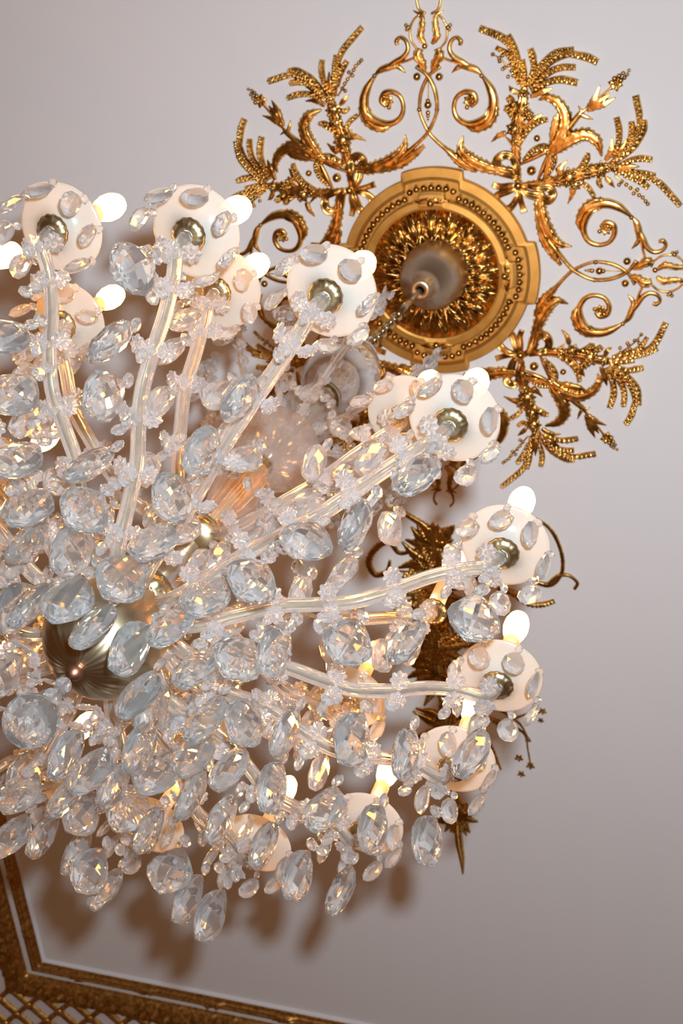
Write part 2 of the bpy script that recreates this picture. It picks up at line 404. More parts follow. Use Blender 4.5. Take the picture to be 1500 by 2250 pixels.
    P('ribbon_bow', [(1138, 412), (1118, 420), (1095, 428), (1085, 445), (1100, 462), (1122, 455), (1135, 435), (1137, 415)], [4, 6, 8, 8, 8, 8, 6, 4], 0.010, 'ribbon', 0.008)
    S.multi('ribbon_bow', lambda bm: ball(bm, (*S.L((1140, 406)), -0.014), 9 * PXM, 2))
    # horns of acanthus that run along the medallion on either side
    P('acanthus_horn', [(1140, 378), (1100, 374), (1060, 364), (1028, 346), (1012, 325), (1018, 298)], [8, 11, 14, 14, 10, 1], 0.020, 'leaf')
    P('acanthus_horn', [(1190, 398), (1186, 430), (1188, 465), (1205, 510), (1228, 535), (1257, 541)], [8, 11, 14, 14, 10, 1], 0.020, 'leaf')
    P('acanthus_horn', [(1050, 372), (1015, 358), (992, 338), (975, 322)], [9, 11, 8, 4], 0.012, 'leaf')
    P('acanthus_horn', [(1182, 470), (1195, 525), (1215, 560), (1232, 582)], [9, 11, 8, 4], 0.012, 'leaf')
    return S.root
spray = make_spray()
names4 = {1: 'gilded spray of wheat ears and leaves, lower right of the ceiling medallion',
          2: 'gilded wheat spray behind the chandelier, lower left of the medallion',
          3: 'gilded spray of wheat ears and leaves, upper left of the ceiling medallion'}
for k in (1, 2, 3):
    c = copy_tree(spray); a = -PI / 4 + k * PI / 2
    c.location = (CX + 0.34 * math.cos(a), CY + 0.34 * math.sin(a), ZC); c.rotation_euler = (0, 0, a); c['label'] = names4[k]

# ---- the crossing double scroll, traced on the top one
def make_scroll():
    a0 = -PI / 2
    S = Carving('gilded_double_scroll', a0, 0.42, 'pair of gilded scrolls with tulip finial, above the ceiling medallion', 'ceiling ornament', 'gilded scroll pairs around the medallion')
    ax = 941.5
    def mir(p, s): return (p[0] if s > 0 else 2 * ax - p[0] + (587 - p[1]) * 0.0, p[1])
    for s in (1, -1):
        P = lambda name, pts, wd, hh, kind='stem', z0=0.0: S.piece(name, [mir(p, s) for p in pts], wd, hh, kind, z0)
        P('scroll_stem', [(1005, 350), (985, 332), (958, 308), (942, 290), (928, 262), (922, 238), (925, 205), (935, 178), (948, 160), (968, 146)], [4, 5, 4, 4, 3.5, 3.5, 4, 4, 4, 4], 0.010, 'stem', 0.002 if s > 0 else 0.007)
        P('scroll_stem', [(872, 145), (852, 148), (836, 154), (824, 166), (806, 195), (799, 225), (806, 252), (830, 268), (856, 272), (878, 260), (886, 238), (880, 214), (862, 202), (844, 206), (838, 222), (848, 234)],
          [5, 8, 7, 3, 9, 11, 11, 9, 7, 6, 5, 5, 6, 7, 6, 4], 0.014, 'stem')
        P('acanthus_leaf', [(800, 215), (798, 245), (812, 268), (838, 281), (862, 274)], [7, 11, 13, 10, 3], 0.017, 'leaf')
        P('acanthus_leaf', [(806, 235), (815, 262), (836, 282)], [6, 9, 1], 0.019, 'leaf')
        P('curl', [(845, 150), (868, 136), (887, 124), (896, 108), (892, 90), (880, 82), (871, 90), (873, 99)], [4, 6, 6, 5, 4.5, 4, 5, 4], 0.011)
        P('curl', [(870, 140), (895, 133), (917, 124)], [3, 3, 3], 0.008); P('curl', [(868, 143), (880, 150), (891, 160)], [6, 5, 1], 0.008)
        P('tendril', [(915, 106), (903, 88), (901, 62), (910, 42), (922, 32)], [2.5, 2.5, 2.5, 2.5, 2.5], 0.007)
        P('tendril', [(935, 30), (922, 22), (917, 10), (916, -6), (924, -20)], [3, 3, 3, 3, 3], 0.007)
        P('tulip_petal', [(934, 96), (924, 80), (927, 55), (925, 35), (908, 23)], [4, 8, 7, 5, 1], 0.013, 'leaf')
        S.multi('rosette', lambda bm: star(bm, S.L(mir((852, 222), s)), 13 * PXM, 7, 0.012))
        for q, r in [((824, 166), 5), ((922, 240), 5), ((856, 235), 5), ((845, 212), 5), ((898, 60), 5), ((893, 55), 4), ((895, 64), 4), ((917, 168), 8)]:
            S.multi('gilded_bead', lambda bm: ball(bm, (*S.L(mir(q, s)), -0.007), r * PXM, 2))
        P('vase', [(932, 160), (928, 140), (918, 122), (922, 106)], [5, 9, 11, 8], 0.017, 'leaf')
    def pend(bm):
        relief(bm, [S.L(q) for q in [(941, 170), (941, 220)]], [PXM, PXM], 0.004)
        for q, r, e in [((941, 230), 8, 1), ((941, 221), 5, 1), ((941, 247), 5, 1), ((941, 254), 4, 1), ((941, 262), 2.5, 1), ((934, 101), 6, 1)]:
            l = S.L(q); ball(bm, (l[0], l[1], -0.006), r * PXM, 2)
    S.multi('pendant_bead', pend)
    return S.root
scroll = make_scroll()
nm = {1: 'pair of gilded scrolls with tulip finial, right of the ceiling medallion',
      2: 'pair of gilded scrolls below the medallion, mostly hidden behind the chandelier dishes',
      3: 'pair of gilded scrolls left of the medallion, just over the glass dishes'}
for k in (1, 2, 3):
    c = copy_tree(scroll); a = -PI / 2 + k * PI / 2
    c.location = (CX + 0.42 * math.cos(a), CY + 0.42 * math.sin(a), ZC); c.rotation_euler = (0, 0, a); c['label'] = nm[k]

# ---- the long foliage trophy below the medallion
def make_trophy():
    S = Carving('gilded_foliage_trophy', PI / 2, 1.0, 'long dark gilded leaf cluster with curling tendrils behind the lower right dishes', 'ceiling ornament', None)
    P = S.piece; rnd = random.Random(5)
    P('stem', [(960, 1180), (965, 1260), (970, 1340), (962, 1420), (978, 1520), (990, 1620), (995, 1720), (1003, 1800)], [7, 12, 10, 14, 8, 9, 10, 9], 0.018, 'leaf')
    P('stem', [(1003, 1800), (1008, 1850), (1014, 1885), (1017, 1918)], [10, 12, 9, 3], 0.014, 'stem')
    def burst(c, r, n, a0, a1, kind='leaf', w0=8):
        for k in range(n):
            a = a0 + (a1 - a0) * k / (n - 1) + rnd.uniform(-0.1, 0.1); rr = r * rnd.uniform(0.75, 1.1); b = rnd.uniform(-0.5, 0.5)
            P('leaf' if kind == 'leaf' else 'wheat_ear', [c, (c[0] + 0.5 * rr * math.cos(a), c[1] + 0.5 * rr * math.sin(a)), (c[0] + rr * math.cos(a + b * 0.5), c[1] + rr * math.sin(a + b * 0.5))], [w0 * 0.9, w0 * 1.45, w0 * (0.25 if kind == 'leaf' else 1.1)], 0.014, kind, 0.002)
    burst((950, 1195), 60, 9, -PI, 0, 'leaf', 9)
    burst((955, 1275), 75, 8, PI * 0.55, PI * 1.45, 'wheat', 8)
    burst((965, 1290), 60, 5, -PI * 0.4, PI * 0.4, 'leaf', 9)
    burst((960, 1420), 70, 9, PI * 0.1, PI * 1.5, 'leaf', 12)
    burst((960, 1420), 80, 5, -PI * 0.3, PI * 0.3, 'wheat', 8)
    burst((945, 1235), 70, 9, PI * 0.4, PI * 1.6, 'leaf', 9)
    burst((945, 1330), 80, 9, PI * 0.3, PI * 1.5, 'wheat', 9)
    burst((975, 1350), 55, 7, -PI * 0.5, PI * 0.5, 'leaf', 10)
    burst((965, 1480), 75, 9, PI * 0.2, PI * 1.3, 'leaf', 11)
    burst((1000, 1530), 60, 7, -PI * 0.5, PI * 0.5, 'wheat', 9)
    burst((985, 1600), 80, 7, PI * 0.6, PI * 1.6, 'leaf', 10)
    burst((1003, 1790), 45, 10, PI * 0.0, PI * 1.1, 'leaf', 9)
    burst((1003, 1785), 35, 6, PI, 2 * PI, 'leaf', 8)
    # scrolls on either side
    P('scroll', [(875, 1120), (910, 1140), (945, 1165), (950, 1195)], [6, 8, 9, 5], 0.015, 'leaf')
    P('scroll', [(930, 1200), (880, 1215), (855, 1190), (825, 1205), (810, 1235), (825, 1262), (850, 1255), (857, 1230)], [4, 6, 8, 9, 9, 8, 7, 4], 0.014, 'leaf')
    P('scroll', [(1155, 1130), (1195, 1150), (1220, 1180), (1235, 1225), (1232, 1262), (1205, 1285), (1150, 1270), (1080, 1260), (1000, 1290)], [3, 4, 5, 5, 5, 7, 6, 7, 8], 0.011, 'leaf')
    P('tendril', [(1205, 1282), (1225, 1265), (1250, 1264), (1268, 1280), (1262, 1293)], [5, 5, 4, 4, 5], 0.009)
    P('wheat_ear', [(1120, 1300), (1160, 1325), (1190, 1328), (1218, 1320)], [6, 8, 8, 6], 0.012, 'wheat')
    P('wheat_ear', [(1090, 1290), (1120, 1300), (1150, 1310)], [6, 9, 7], 0.012, 'wheat')
    P('tendril', [(1000, 1530), (1060, 1570), (1110, 1590), (1150, 1610), (1160, 1650), (1165, 1680)], [6, 6, 5, 3, 2.5, 2.5], 0.009)
    P('tendril', [(1110, 1590), (1150, 1570), (1185, 1565)], [4, 3, 2.5], 0.008); P('tendril', [(1070, 1550), (1100, 1560), (1140, 1588), (1160, 1620)], [5, 4, 3, 2], 0.008)
    P('acanthus_leaf', [(985, 1530), (1040, 1590), (1075, 1640), (1100, 1690)], [9, 12, 10, 3], 0.014, 'leaf')
    for q, r in [((1192, 1562), 9), ((1140, 1665), 10), ((1165, 1682), 10), ((1145, 1700), 9), ((1188, 1582), 7), ((1160, 1625), 7), ((1090, 1585), 9)]: S.multi('small_flower', lambda bm: star(bm, S.L(q), r * PXM * 1.2, 5, 0.009))
    for k in range(46):
            c = rnd.choice([(958, 1195), (958, 1285), (950, 1330), (965, 1370), (960, 1420), (970, 1500), (985, 1600), (1003, 1795)])
            l = S.L((c[0] + rnd.uniform(-30, 30), c[1] + rnd.uniform(-35, 35))); rr = rnd.uniform(6, 12) * PXM
            S.multi('blossom', lambda bm: (ball(bm, (l[0], l[1], -0.006), rr * 0.7, 1), star(bm, l, rr, 6, 0.014)))
make_trophy()

# ---------------------------------------------------------------- medallion
RM = 0.0905 * H
med = empty('ceiling_medallion', (CX, CY, ZC), 0, 'round gilded ceiling medallion with bead ring and leaf rosette around the chandelier canopy', 'ceiling medallion')
def lug(a, hw=0.24, sm=0.006):
    d = abs(((a + PI / 4) % (PI / 2)) - PI / 4)
    return 1 / (1 + math.exp((d - hw) / sm))
def ringmesh(prof, n=360, step=0.05, hw=0.33, zfun=None):
    """prof: (r factor, drop z, follows lug 0/1)"""
    bm = bmesh.new(); rings = []
    for r, z, fol in prof:
        ring = []
        for k in range(n):
            a = 2 * PI * k / n; rr = RM * (r + fol * step * lug(a, hw))
            zz = z + (zfun(r, a) if zfun else 0)
            ring.append(bm.verts.new((rr * math.cos(a), rr * math.sin(a), -zz)))
        rings.append(ring)
    for A, B in zip(rings, rings[1:]):
        for k in range(n): bm.faces.new((A[k], A[(k + 1) % n], B[(k + 1) % n], B[k]))
    bmesh.ops.recalc_face_normals(bm, faces=bm.faces)
    return bm
obj('outer_ring', mesh('outer_ring', ringmesh([(0.95, 0, 1), (0.95, 0.016, 1), (0.94, 0.020, 1), (0.86, 0.022, 1), (0.835, 0.028, 1), (0.825, 0.014, 1), (0.70, 0.014, 1), (0.60, 0.012, 0)], 720, 0.075, 0.31), 'gold_flat', False), med)
obj('inner_ring', mesh('inner_ring', ringmesh([(0.735, 0.018, 1), (0.73, 0.030, 1), (0.715, 0.034, 0.8), (0.66, 0.036, 0.25), (0.64, 0.033, 0), (0.63, 0.020, 0), (0.62, 0.010, 0)], 360, 0.075, 0.17), 'gold_flat', False), med)
# beads follow the stepped channel
bm = bmesh.new(); nb = 72
for k in range(nb):
    a = 2 * PI * k / nb; rr = RM * (0.775 + 0.062 * lug(a, 0.27))
    ball(bm, (rr * math.cos(a), rr * math.sin(a), -0.025), 0.0088, 2, 1.25)
    if k % 2 == 0: ball(bm, ((rr + 0.008) * math.cos(a), (rr + 0.008) * math.sin(a), -0.022), 0.0042, 1)
tag(obj('bead_ring', mesh('bead_ring', bm, 'gold'), med))
# leaf rosette, lathe-like field with overlapping lobes
bm = bmesh.new(); NR, NA = 70, 640; rows = []
for i in range(NR + 1):
    s = i / NR; r = 0.10 + (0.63 - 0.10) * s; row = []
    for k in range(NA):
        a = 2 * PI * k / NA
        big = abs(math.sin(a * 8)) ** 0.6; mid = abs(math.sin(a * 8 + PI / 2)) ** 0.7
        vein = math.sin(a * 48 + 5 * s * math.sin(a * 16)); ser = math.sin(s * 20 + 4 * math.cos(a * 16))
        z = 0.010 + 0.030 * math.sin(PI * (0.12 + 0.72 * s)) ** 0.8 + 0.020 * (big if s < 0.75 else big * (1 - s) * 4) * s ** 0.3 + 0.0050 * vein * (0.3 + 0.5 * s) + 0.0060 * ser * big
        z += 0.010 * mid * math.exp(-((s - 0.45) / 0.16) ** 2)
        row.append(bm.verts.new((RM * r * math.cos(a), RM * r * math.sin(a), -z)))
    rows.append(row)
for A, B in zip(rows, rows[1:]):
    for k in range(NA): bm.faces.new((A[k], B[k], B[(k + 1) % NA], A[(k + 1) % NA]))
obj('leaf_rosette', mesh('leaf_rosette', bm, 'gold'), med)
for k in range(4):
    a = k * PI / 2; bm = bmesh.new()
    for j in range(7):
        b = (j - 3) * 0.42
        c0 = Vector((RM * 0.70, 0))
        relief(bm, [c0, c0 + Vector((math.cos(b) * 0.008, math.sin(b) * 0.026)), c0 + Vector((math.cos(b) * 0.012, math.sin(b) * 0.05))], [0.003, 0.008, 0.002], 0.012, 'leaf', 8, 0.030)
    ball(bm, (RM * 0.70, 0, -0.042), 0.010, 2)
    obj('palmette', mesh('palmette', bm, 'gold'), med, (0, 0, 0), (0, 0, a))

# ---------------------------------------------------------------- chandelier
AX, AY = -0.6949, 0.7244
ch = empty('crystal_chandelier', (AX, AY, CAMZ + 0.99), 0, 'large lit crystal chandelier with glass arms, milky dishes and cut drops', 'chandelier')
Z0 = 0.99                                        # its local z is height above camera minus Z0
def LZ(h): return h - Z0

# -- shared glass pieces
def drop_mesh(name, Lh, W, T, mat, seg=14, rings=(1.0, 0.80, 0.56, 0.30), point=0.35):
    """pear-shaped lens with checkerboard facets; top at the origin, hanging down -z, flat in xz"""
    bm = bmesh.new()
    def outline(a):
        # a = 0 at the bottom; narrow towards the top
        c, s = math.cos(a), math.sin(a)
        z = -Lh * 0.54 - c * Lh * (0.46 if c > 0 else 0.54)
        wx = s * W / 2 * (1 - point * 0.55 * max(0, -c) ** 1.5)
        return wx, z
    cen = (0, -Lh * 0.56)
    sides = []
    girdle = []
    for k in range(seg):
        x, z = outline(2 * PI * k / seg); girdle.append(bm.verts.new((x, 0, z)))
    for sd in (1, -1):
        prev = girdle
        for ri, t in enumerate(rings[1:]):
            cur = []
            y = sd * T / 2 * math.sqrt(1 - t * t * 0.97) if t < 1 else 0
            off = 0.5 * (ri + 1)
            for k in range(seg):
                x, z = outline(2 * PI * (k + off) / seg)
                cur.append(bm.verts.new((cen[0] + (x - cen[0]) * t, y, cen[1] + (z - cen[1]) * t)))
            for k in range(seg):
                k2 = (k + 1) % seg
                bm.faces.new((prev[k], prev[k2], cur[k]) if sd > 0 else (prev[k2], prev[k], cur[k]))
                bm.faces.new((prev[k2], cur[k2], cur[k]) if sd > 0 else (cur[k2], prev[k2], cur[k]))
            prev = cur
        bm.faces.new(prev if sd > 0 else list(reversed(prev)))
    bmesh.ops.dissolve_limit(bm, angle_limit=0.05, verts=bm.verts, edges=bm.edges)
    bmesh.ops.recalc_face_normals(bm, faces=bm.faces)
    return mesh(name, bm, mat, False)
def checker_drop(name, Lh, W, T, mat, nx=6, nz=8):
    """lens drop cut in a checkerboard of square facets"""
    bm = bmesh.new()
    def half(z):                                 # half width at height fraction u (0 top, 1 bottom)
        u = z
        return W / 2 * (math.sin(PI * u ** 1.22)) ** 0.62 if 0 < u < 1 else 0.0
    grid = {}
    for sd in (1, -1):
        for i in range(nz + 1):
            u = 0.02 + 0.96 * i / nz
            # crowd the rows a little at the ends
            u = 0.5 - 0.5 * math.cos(PI * (0.06 + 0.88 * i / nz))
            hw = half(u)
            for j in range(nx + 1):
                t = -1 + 2 * j / nx; tt = math.sin(t * PI / 2)
                edge = abs(tt)
                if j in (0, nx) :
                    if sd == -1: grid[(sd, i, j)] = grid[(1, i, j)]; continue
                    y = 0
                else:
                    y = sd * (0.0022 + T / 2 * max(0, 1 - edge ** 2) * max(0.0, 1 - abs((2 * u - 1.06) / 1.06) ** 2.2))
                grid[(sd, i, j)] = bm.verts.new((hw * tt, y, -Lh * u))
        for i in range(nz):
            for j in range(nx):
                q = [grid[(sd, i, j)], grid[(sd, i, j + 1)], grid[(sd, i + 1, j + 1)], grid[(sd, i + 1, j)]]
                if sd < 0: q.reverse()
                bm.faces.new(q)
    for e in (0, nz):
        loop = [grid[(1, e, j)] for j in range(nx + 1)] + [grid[(-1, e, j)] for j in range(nx - 1, 0, -1)]
        try: bm.faces.new(loop)
        except ValueError: pass
    bmesh.ops.recalc_face_normals(bm, faces=bm.faces)
    return mesh(name, bm, mat, False)
ME = {}
ME['big'] = checker_drop('crystal_drop', 0.088, 0.060, 0.027, 'crystal', 6, 7)
ME['big2'] = checker_drop('crystal_drop', 0.082, 0.064, 0.028, 'crystal', 6, 7)
ME['mid'] = checker_drop('crystal_drop', 0.070, 0.046, 0.022, 'small', 5, 6)
ME['tiny'] = drop_mesh('small_drop', 0.050, 0.030, 0.014, 'small', 10, (1.0, 0.72, 0.40))
def octa(name, r, hgt, n=8, mat='small'):
    bm = bmesh.new()
    # faceted bead: table, crown, girdle, pavilion, lying in the xz plane
    prof = [(0.0, hgt), (r * 0.5, hgt), (r * 0.93, hgt * 0.4), (r, 0), (r * 0.93, -hgt * 0.4), (r * 0.5, -hgt), (0.0, -hgt)]
    lathe(bm, prof, n); bmesh.ops.rotate(bm, verts=bm.verts, cent=(0, 0, 0), matrix=Matrix.Rotation(PI / 2, 3, 'X'))
    bmesh.ops.recalc_face_normals(bm, faces=bm.faces)
    return mesh(name, bm, mat, False)
ME['bead'] = octa('bead', 0.0098, 0.0052)
ME['bead_s'] = octa('bead', 0.0066, 0.0042, 6)
bm = bmesh.new(); bmesh.ops.create_icosphere(bm, subdivisions=2, radius=0.0058); ME['knob'] = mesh('glass_button', bm, 'small', False)
# pressed floret: ten petals round a dimple
bm = bmesh.new()
lathe(bm, [(0.0, 0.0035), (0.003, 0.0025), (0.0055, 0.0038), (0.0125, 0.0015), (0.0125, -0.0005), (0.006, -0.0015), (0.0, -0.0015)], 40, (0, 0, 0),
      lambda k, i: 1.0 if i in (0, 6) else (0.74 + 0.28 * abs(math.cos(PI * k * 8 / 40))))
bmesh.ops.recalc_face_normals(bm, faces=bm.faces); ME['floret'] = mesh('floret', bm, 'floret', False)
# wire hook
bm = bmesh.new(); tube(bm, [Vector((0, 0, 0)), Vector((0.001, 0, 0.006)), Vector((0, 0, 0.014))], 0.0005, 5); ME['wire'] = mesh('wire', bm, 'wire')
# dish
bm = bmesh.new()
lathe(bm, [(0.015, -0.021), (0.0185, -0.0195), (0.022, -0.0140), (0.028, -0.0090), (0.036, -0.0052), (0.045, -0.0026), (0.051, -0.0010), (0.0548, 0.0005), (0.0553, 0.0018), (0.0543, 0.0022), (0.050, 0.0010), (0.044, -0.0006), (0.035, -0.0030), (0.026, -0.0070), (0.020, -0.0125), (0.016, -0.0178), (0.014, -0.0188)], 64)
ME['dish'] = mesh('dish', bm, 'dish')
# scalloped collar
bm = bmesh.new()
lathe(bm, [(0.008, -0.026), (0.013, -0.027), (0.0185, -0.0235), (0.0205, -0.020), (0.0185, -0.018), (0.010, -0.018)], 60, (0, 0, 0), lambda k, i: 1 + (0.055 * abs(math.cos(k * PI * 14 / 60)) if 0 < i < 4 else 0))
bmesh.ops.recalc_face_normals(bm, faces=bm.faces); ME['collar'] = mesh('collar', bm, 'brass')
bm = bmesh.new(); lathe(bm, [(0.0, -0.018), (0.0125, -0.018), (0.0115, 0.088), (0.0085, 0.090), (0.0, 0.090)], 24); ME['candle'] = mesh('candle_sleeve', bm, 'candle')
bm = bmesh.new(); lathe(bm, [(0.0, 0.0905), (0.009, 0.091), (0.011, 0.097), (0.0150, 0.108), (0.0175, 0.122), (0.0172, 0.136), (0.0140, 0.149), (0.0085, 0.157), (0.003, 0.1605), (0.0, 0.161)], 20); ME['bulb'] = mesh('bulb', bm, 'bulb')

def make_arm(prof, rd, hd, clasps, drops, seed):
    """glass arm along +x from the hub, its dish, candle, florets and drops"""
    rnd = random.Random(seed)
    path = catmull([(r, 0, LZ(z)) for r, z in prof], 64)
    bm = bmesh.new(); tube(bm, path, lambda s: 0.0096 - 0.0010 * s, 24, lambda k: 1 + 0.10 * math.cos(k * PI / 2) )
    arm = obj('glass_arm', mesh('glass_arm', bm, 'tube'), ch)
    bm = bmesh.new(); tube(bm, path, 0.0017, 8); obj('brass_rod', mesh('brass_rod', bm, 'brass'), arm)
    zd = LZ(hd)
    obj('dish', ME['dish'], arm, (rd, 0, zd)); obj('collar', ME['collar'], arm, (rd, 0, zd))
    obj('candle_sleeve', ME['candle'], arm, (rd, 0, zd)); obj('bulb', ME['bulb'], arm, (rd, 0, zd))
    for k in range(8):
        a = 2 * PI * (k + 0.3) / 8 + rnd.uniform(-0.08, 0.08)
        x, y = rd + 0.0555 * math.cos(a), 0.0555 * math.sin(a)
        b = obj('bead', ME['bead_s'], arm, (x, y, zd - 0.007), (0, 0, a + rnd.uniform(-1, 1)))
        obj('small_drop', ME['tiny'], arm, (x, y, zd - 0.014), (rnd.uniform(-.12, .12), rnd.uniform(-.12, .12), a + PI / 2 + rnd.uniform(-1.1, 1.1)))
    for ci, u in enumerate(clasps):
        p = path[int(u * 64)]; T = (path[min(64, int(u * 64) + 1)] - path[int(u * 64) - 1]).normalized()
        for sd in (-1, 1):
            q = p + Vector((0, sd * 0.0185, -0.004))
            obj('floret', ME['floret'], arm, q, (PI + sd * rnd.uniform(0.3, 0.9), rnd.uniform(-.3, .3), rnd.uniform(-.4, .4)))
        obj('glass_button', ME['knob'], arm, p + Vector((0, 0.003, -0.0135)))
        q = p + Vector((0, 0, -0.0135))
        obj('floret', ME['floret'], arm, q + Vector((0.004, 0, -0.006)), (PI + rnd.uniform(-.5, .5), rnd.uniform(-.5, .5), 0))
        nb = 1 + (ci % 2)
        zz = q.z - 0.018
        for k in range(nb):
            obj('bead', ME['bead'], arm, (q.x, 0, zz), (0, 0, rnd.uniform(0, 3))); zz -= 0.021
        if drops and ci < drops:
            obj('crystal_drop', ME['mid'], arm, (q.x, 0, zz + 0.010), (rnd.uniform(-.1, .1), rnd.uniform(-.1, .1), rnd.uniform(0, PI)))
    return arm
low = make_arm([(0.045, 1.150), (0.072, 1.112), (0.115, 1.094), (0.165, 1.113), (0.215, 1.132), (0.263, 1.131), (0.308, 1.132), (0.350, 1.152), (0.392, 1.183), (0.432, 1.199), (0.462, 1.203), (0.474, 1.228)],
               0.474, 1.255, (0.98 - 0.05, 0.80, 0.66, 0.50, 0.36, 0.24), 0, 11)
degs = [-121, -98.7, -76.9, -55.4, -30.1, -8.9, 14.5, 33.5, 57, 80.4, 102, 125, 147, 170, 192, 215]
for i, d in enumerate(degs):
    a = low if i == 0 else copy_tree(low, ch)
    a.rotation_euler = (0, 0, math.radians(d))
up = make_arm([(0.035, 1.36), (0.055, 1.325), (0.095, 1.290), (0.15, 1.282), (0.20, 1.290), (0.25, 1.302), (0.295, 1.338), (0.325, 1.360), (0.345, 1.370), (0.355, 1.392)],
              0.355, 1.42, (0.93, 0.76, 0.58, 0.42, 0.28), 5, 12)
for i, d in enumerate([-121.5, -80.5, -30, 19, 57, 101, 146, 190]):
    a = up if i == 0 else copy_tree(up, ch)
    a.rotation_euler = (0, 0, math.radians(d))
    if d == 19:                                   # this candle stands without its dish
        for q in list(a.children):
            if q.name.startswith(('dish', 'small_drop')) or (q.name.startswith('bead') and q.data == ME['bead_s']): bpy.data.objects.remove(q)

# -- centre stem
def cpart(name, prof, mat, n=48, flute=None, smooth=True):
    bm = bmesh.new(); lathe(bm, [(r, LZ(z)) for r, z in prof], n, (0, 0, 0), flute); bmesh.ops.recalc_face_normals(bm, faces=bm.faces)
    return obj(name, mesh(name, bm, mat, smooth), ch)
gl = [(0.0, 0.999)]
for i in range(1, 22):
    t = PI * i / 24; gl.append((0.079 * math.sin(t), 1.078 - 0.079 * math.cos(t)))
gl += [(0.030, 1.158), (0.027, 1.175), (0.034, 1.185), (0.034, 1.20), (0.0, 1.20)]
cpart('smoky_globe', gl, 'globe', 112, lambda k, i: 1 - (0.055 * (1 - i / 9) * max(0.0, math.cos(2 * PI * k * 28 / 112)) if i < 9 else 0.0))
cpart('finial_knob', [(0.0, 0.985), (0.006, 0.986), (0.0105, 0.992), (0.012, 0.999), (0.008, 1.003), (0, 1.003)], 'wire', 20)
for z, r in ((0.968, 0.0105), (0.943, 0.0115)):
    bm = bmesh.new(); bmesh.ops.create_icosphere(bm, subdivisions=2, radius=r); obj('faceted_bead', mesh('faceted_bead', bm, 'small', False), ch, (0, 0, LZ(z)))
bm = bmesh.new(); bmesh.ops.create_icosphere(bm, subdivisions=3, radius=0.0315)
bmesh.ops.dissolve_limit(bm, angle_limit=0.17, verts=bm.verts, edges=bm.edges)
obj('crystal_ball', mesh('crystal_ball', bm, 'crystal', False), ch, (0, 0, LZ(0.897)))
bm = bmesh.new(); tube(bm, [Vector((0, 0, LZ(0.925))), Vector((0.001, 0, LZ(0.95))), Vector((0, 0, LZ(0.99)))], 0.0008, 6); obj('wire', mesh('wire', bm, 'wire'), ch)
cpart('hub_plate', [(0.0, 1.135), (0.035, 1.137), (0.058, 1.145), (0.062, 1.155), (0.058, 1.165), (0.03, 1.172), (0.0, 1.174)], 'brass', 64, lambda k, i: 1 + 0.04 * math.cos(2 * PI * k / 4))
cpart('stem_tube', [(0.0, 1.17), (0.011, 1.17), (0.011, 2.20), (0.006, 2.22), (0.006, 2.28), (0.0, 2.28)], 'brass', 20)
cpart('glass_column', [(0.018, 1.21), (0.032, 1.23), (0.040, 1.25), (0.030, 1.275), (0.022, 1.29), (0.030, 1.305), (0.018, 1.31)], 'vase', 32)
cpart('hub_plate', [(0.0, 1.315), (0.03, 1.32), (0.050, 1.330), (0.052, 1.345), (0.03, 1.36), (0.0, 1.36)], 'brass', 64)
cpart('glass_column', [(0.018, 1.37), (0.030, 1.40), (0.026, 1.44), (0.040, 1.50), (0.030, 1.56), (0.020, 1.60)], 'vase', 32)
cpart('glass_bowl', [(0.02, 1.62), (0.045, 1.635), (0.066, 1.660), (0.078, 1.70), (0.074, 1.703), (0.062, 1.668), (0.043, 1.642), (0.02, 1.628)], 'vase', 96)
cpart('glass_cone', [(0.018, 1.80), (0.045, 1.815), (0.055, 1.85), (0.045, 1.90), (0.022, 1.93)], 'vase', 96, lambda k, i: 1 + 0.03 * math.cos(2 * PI * k * 24 / 96))
cpart('brass_ring', [(0.030, 1.935), (0.036, 1.94), (0.036, 1.955), (0.030, 1.96)], 'brass', 40)
cpart('glass_vase', [(0.022, 1.965), (0.055, 1.985), (0.072, 2.03), (0.075, 2.08), (0.066, 2.13), (0.045, 2.17), (0.032, 2.19), (0.036, 2.21)], 'vase', 64)
# the short chain and rod up to the canopy
for k in range(7):
    bm = bmesh.new(); z = LZ(2.30 + 0.034 * k)
    pts = [Vector((0.011 * math.cos(t * PI / 6), 0, 0.021 * math.sin(t * PI / 6))) for t in range(13)]
    tube(bm, pts, 0.0034, 8, None, False); bmesh.ops.remove_doubles(bm, verts=bm.verts, dist=0.0001)
    obj('chain_link', mesh('chain_link', bm, 'brass'), ch, (0, 0, z), (0, 0, (k % 2) * PI / 2 + 0.4))
cpart('canopy_rod', [(0.0, 2.52), (0.007, 2.52), (0.007, 2.74), (0.0, 2.74)], 'brass', 16)
cpart('canopy', [(0.010, 2.735), (0.024, 2.728), (0.027, 2.735), (0.028, 2.765), (0.040, 2.785), (0.066, 2.81), (0.082, 2.85), (0.086, 2.90), (0.080, 2.94), (0.076, 2.945), (0.0, 2.98)], 'canopy', 64)

# -- ornamental glass spires of the upper tier
bm = bmesh.new()
path = catmull([(0.03, 0, LZ(1.72)), (0.08, 0, LZ(1.74)), (0.15, 0, LZ(1.80)), (0.205, 0, LZ(1.89)), (0.235, 0, LZ(1.98))], 30)
tube(bm, path, lambda s: 0.0065 - 0.002 * s, 12, lambda k: 1 + 0.12 * math.cos(k * PI))
spire = obj('glass_spire', mesh('glass_spire', bm, 'tube'), ch); rnd = random.Random(4)
for k in range(3, 31, 3):
    p = path[k]
    for sd in (-1, 1): obj('floret', ME['floret'], spire, p + Vector((0, sd * 0.008, 0)), (sd * 1.2, rnd.uniform(-.5, .5), 0)).scale = (0.8,) * 3
for k in (12, 22, 30):
    p = path[k]; obj('bead', ME['bead'], spire, p + Vector((0, 0, -0.02))); obj('crystal_drop', ME['mid'], spire, p + Vector((0, 0, -0.03)), (0, 0, rnd.uniform(0, 3)))
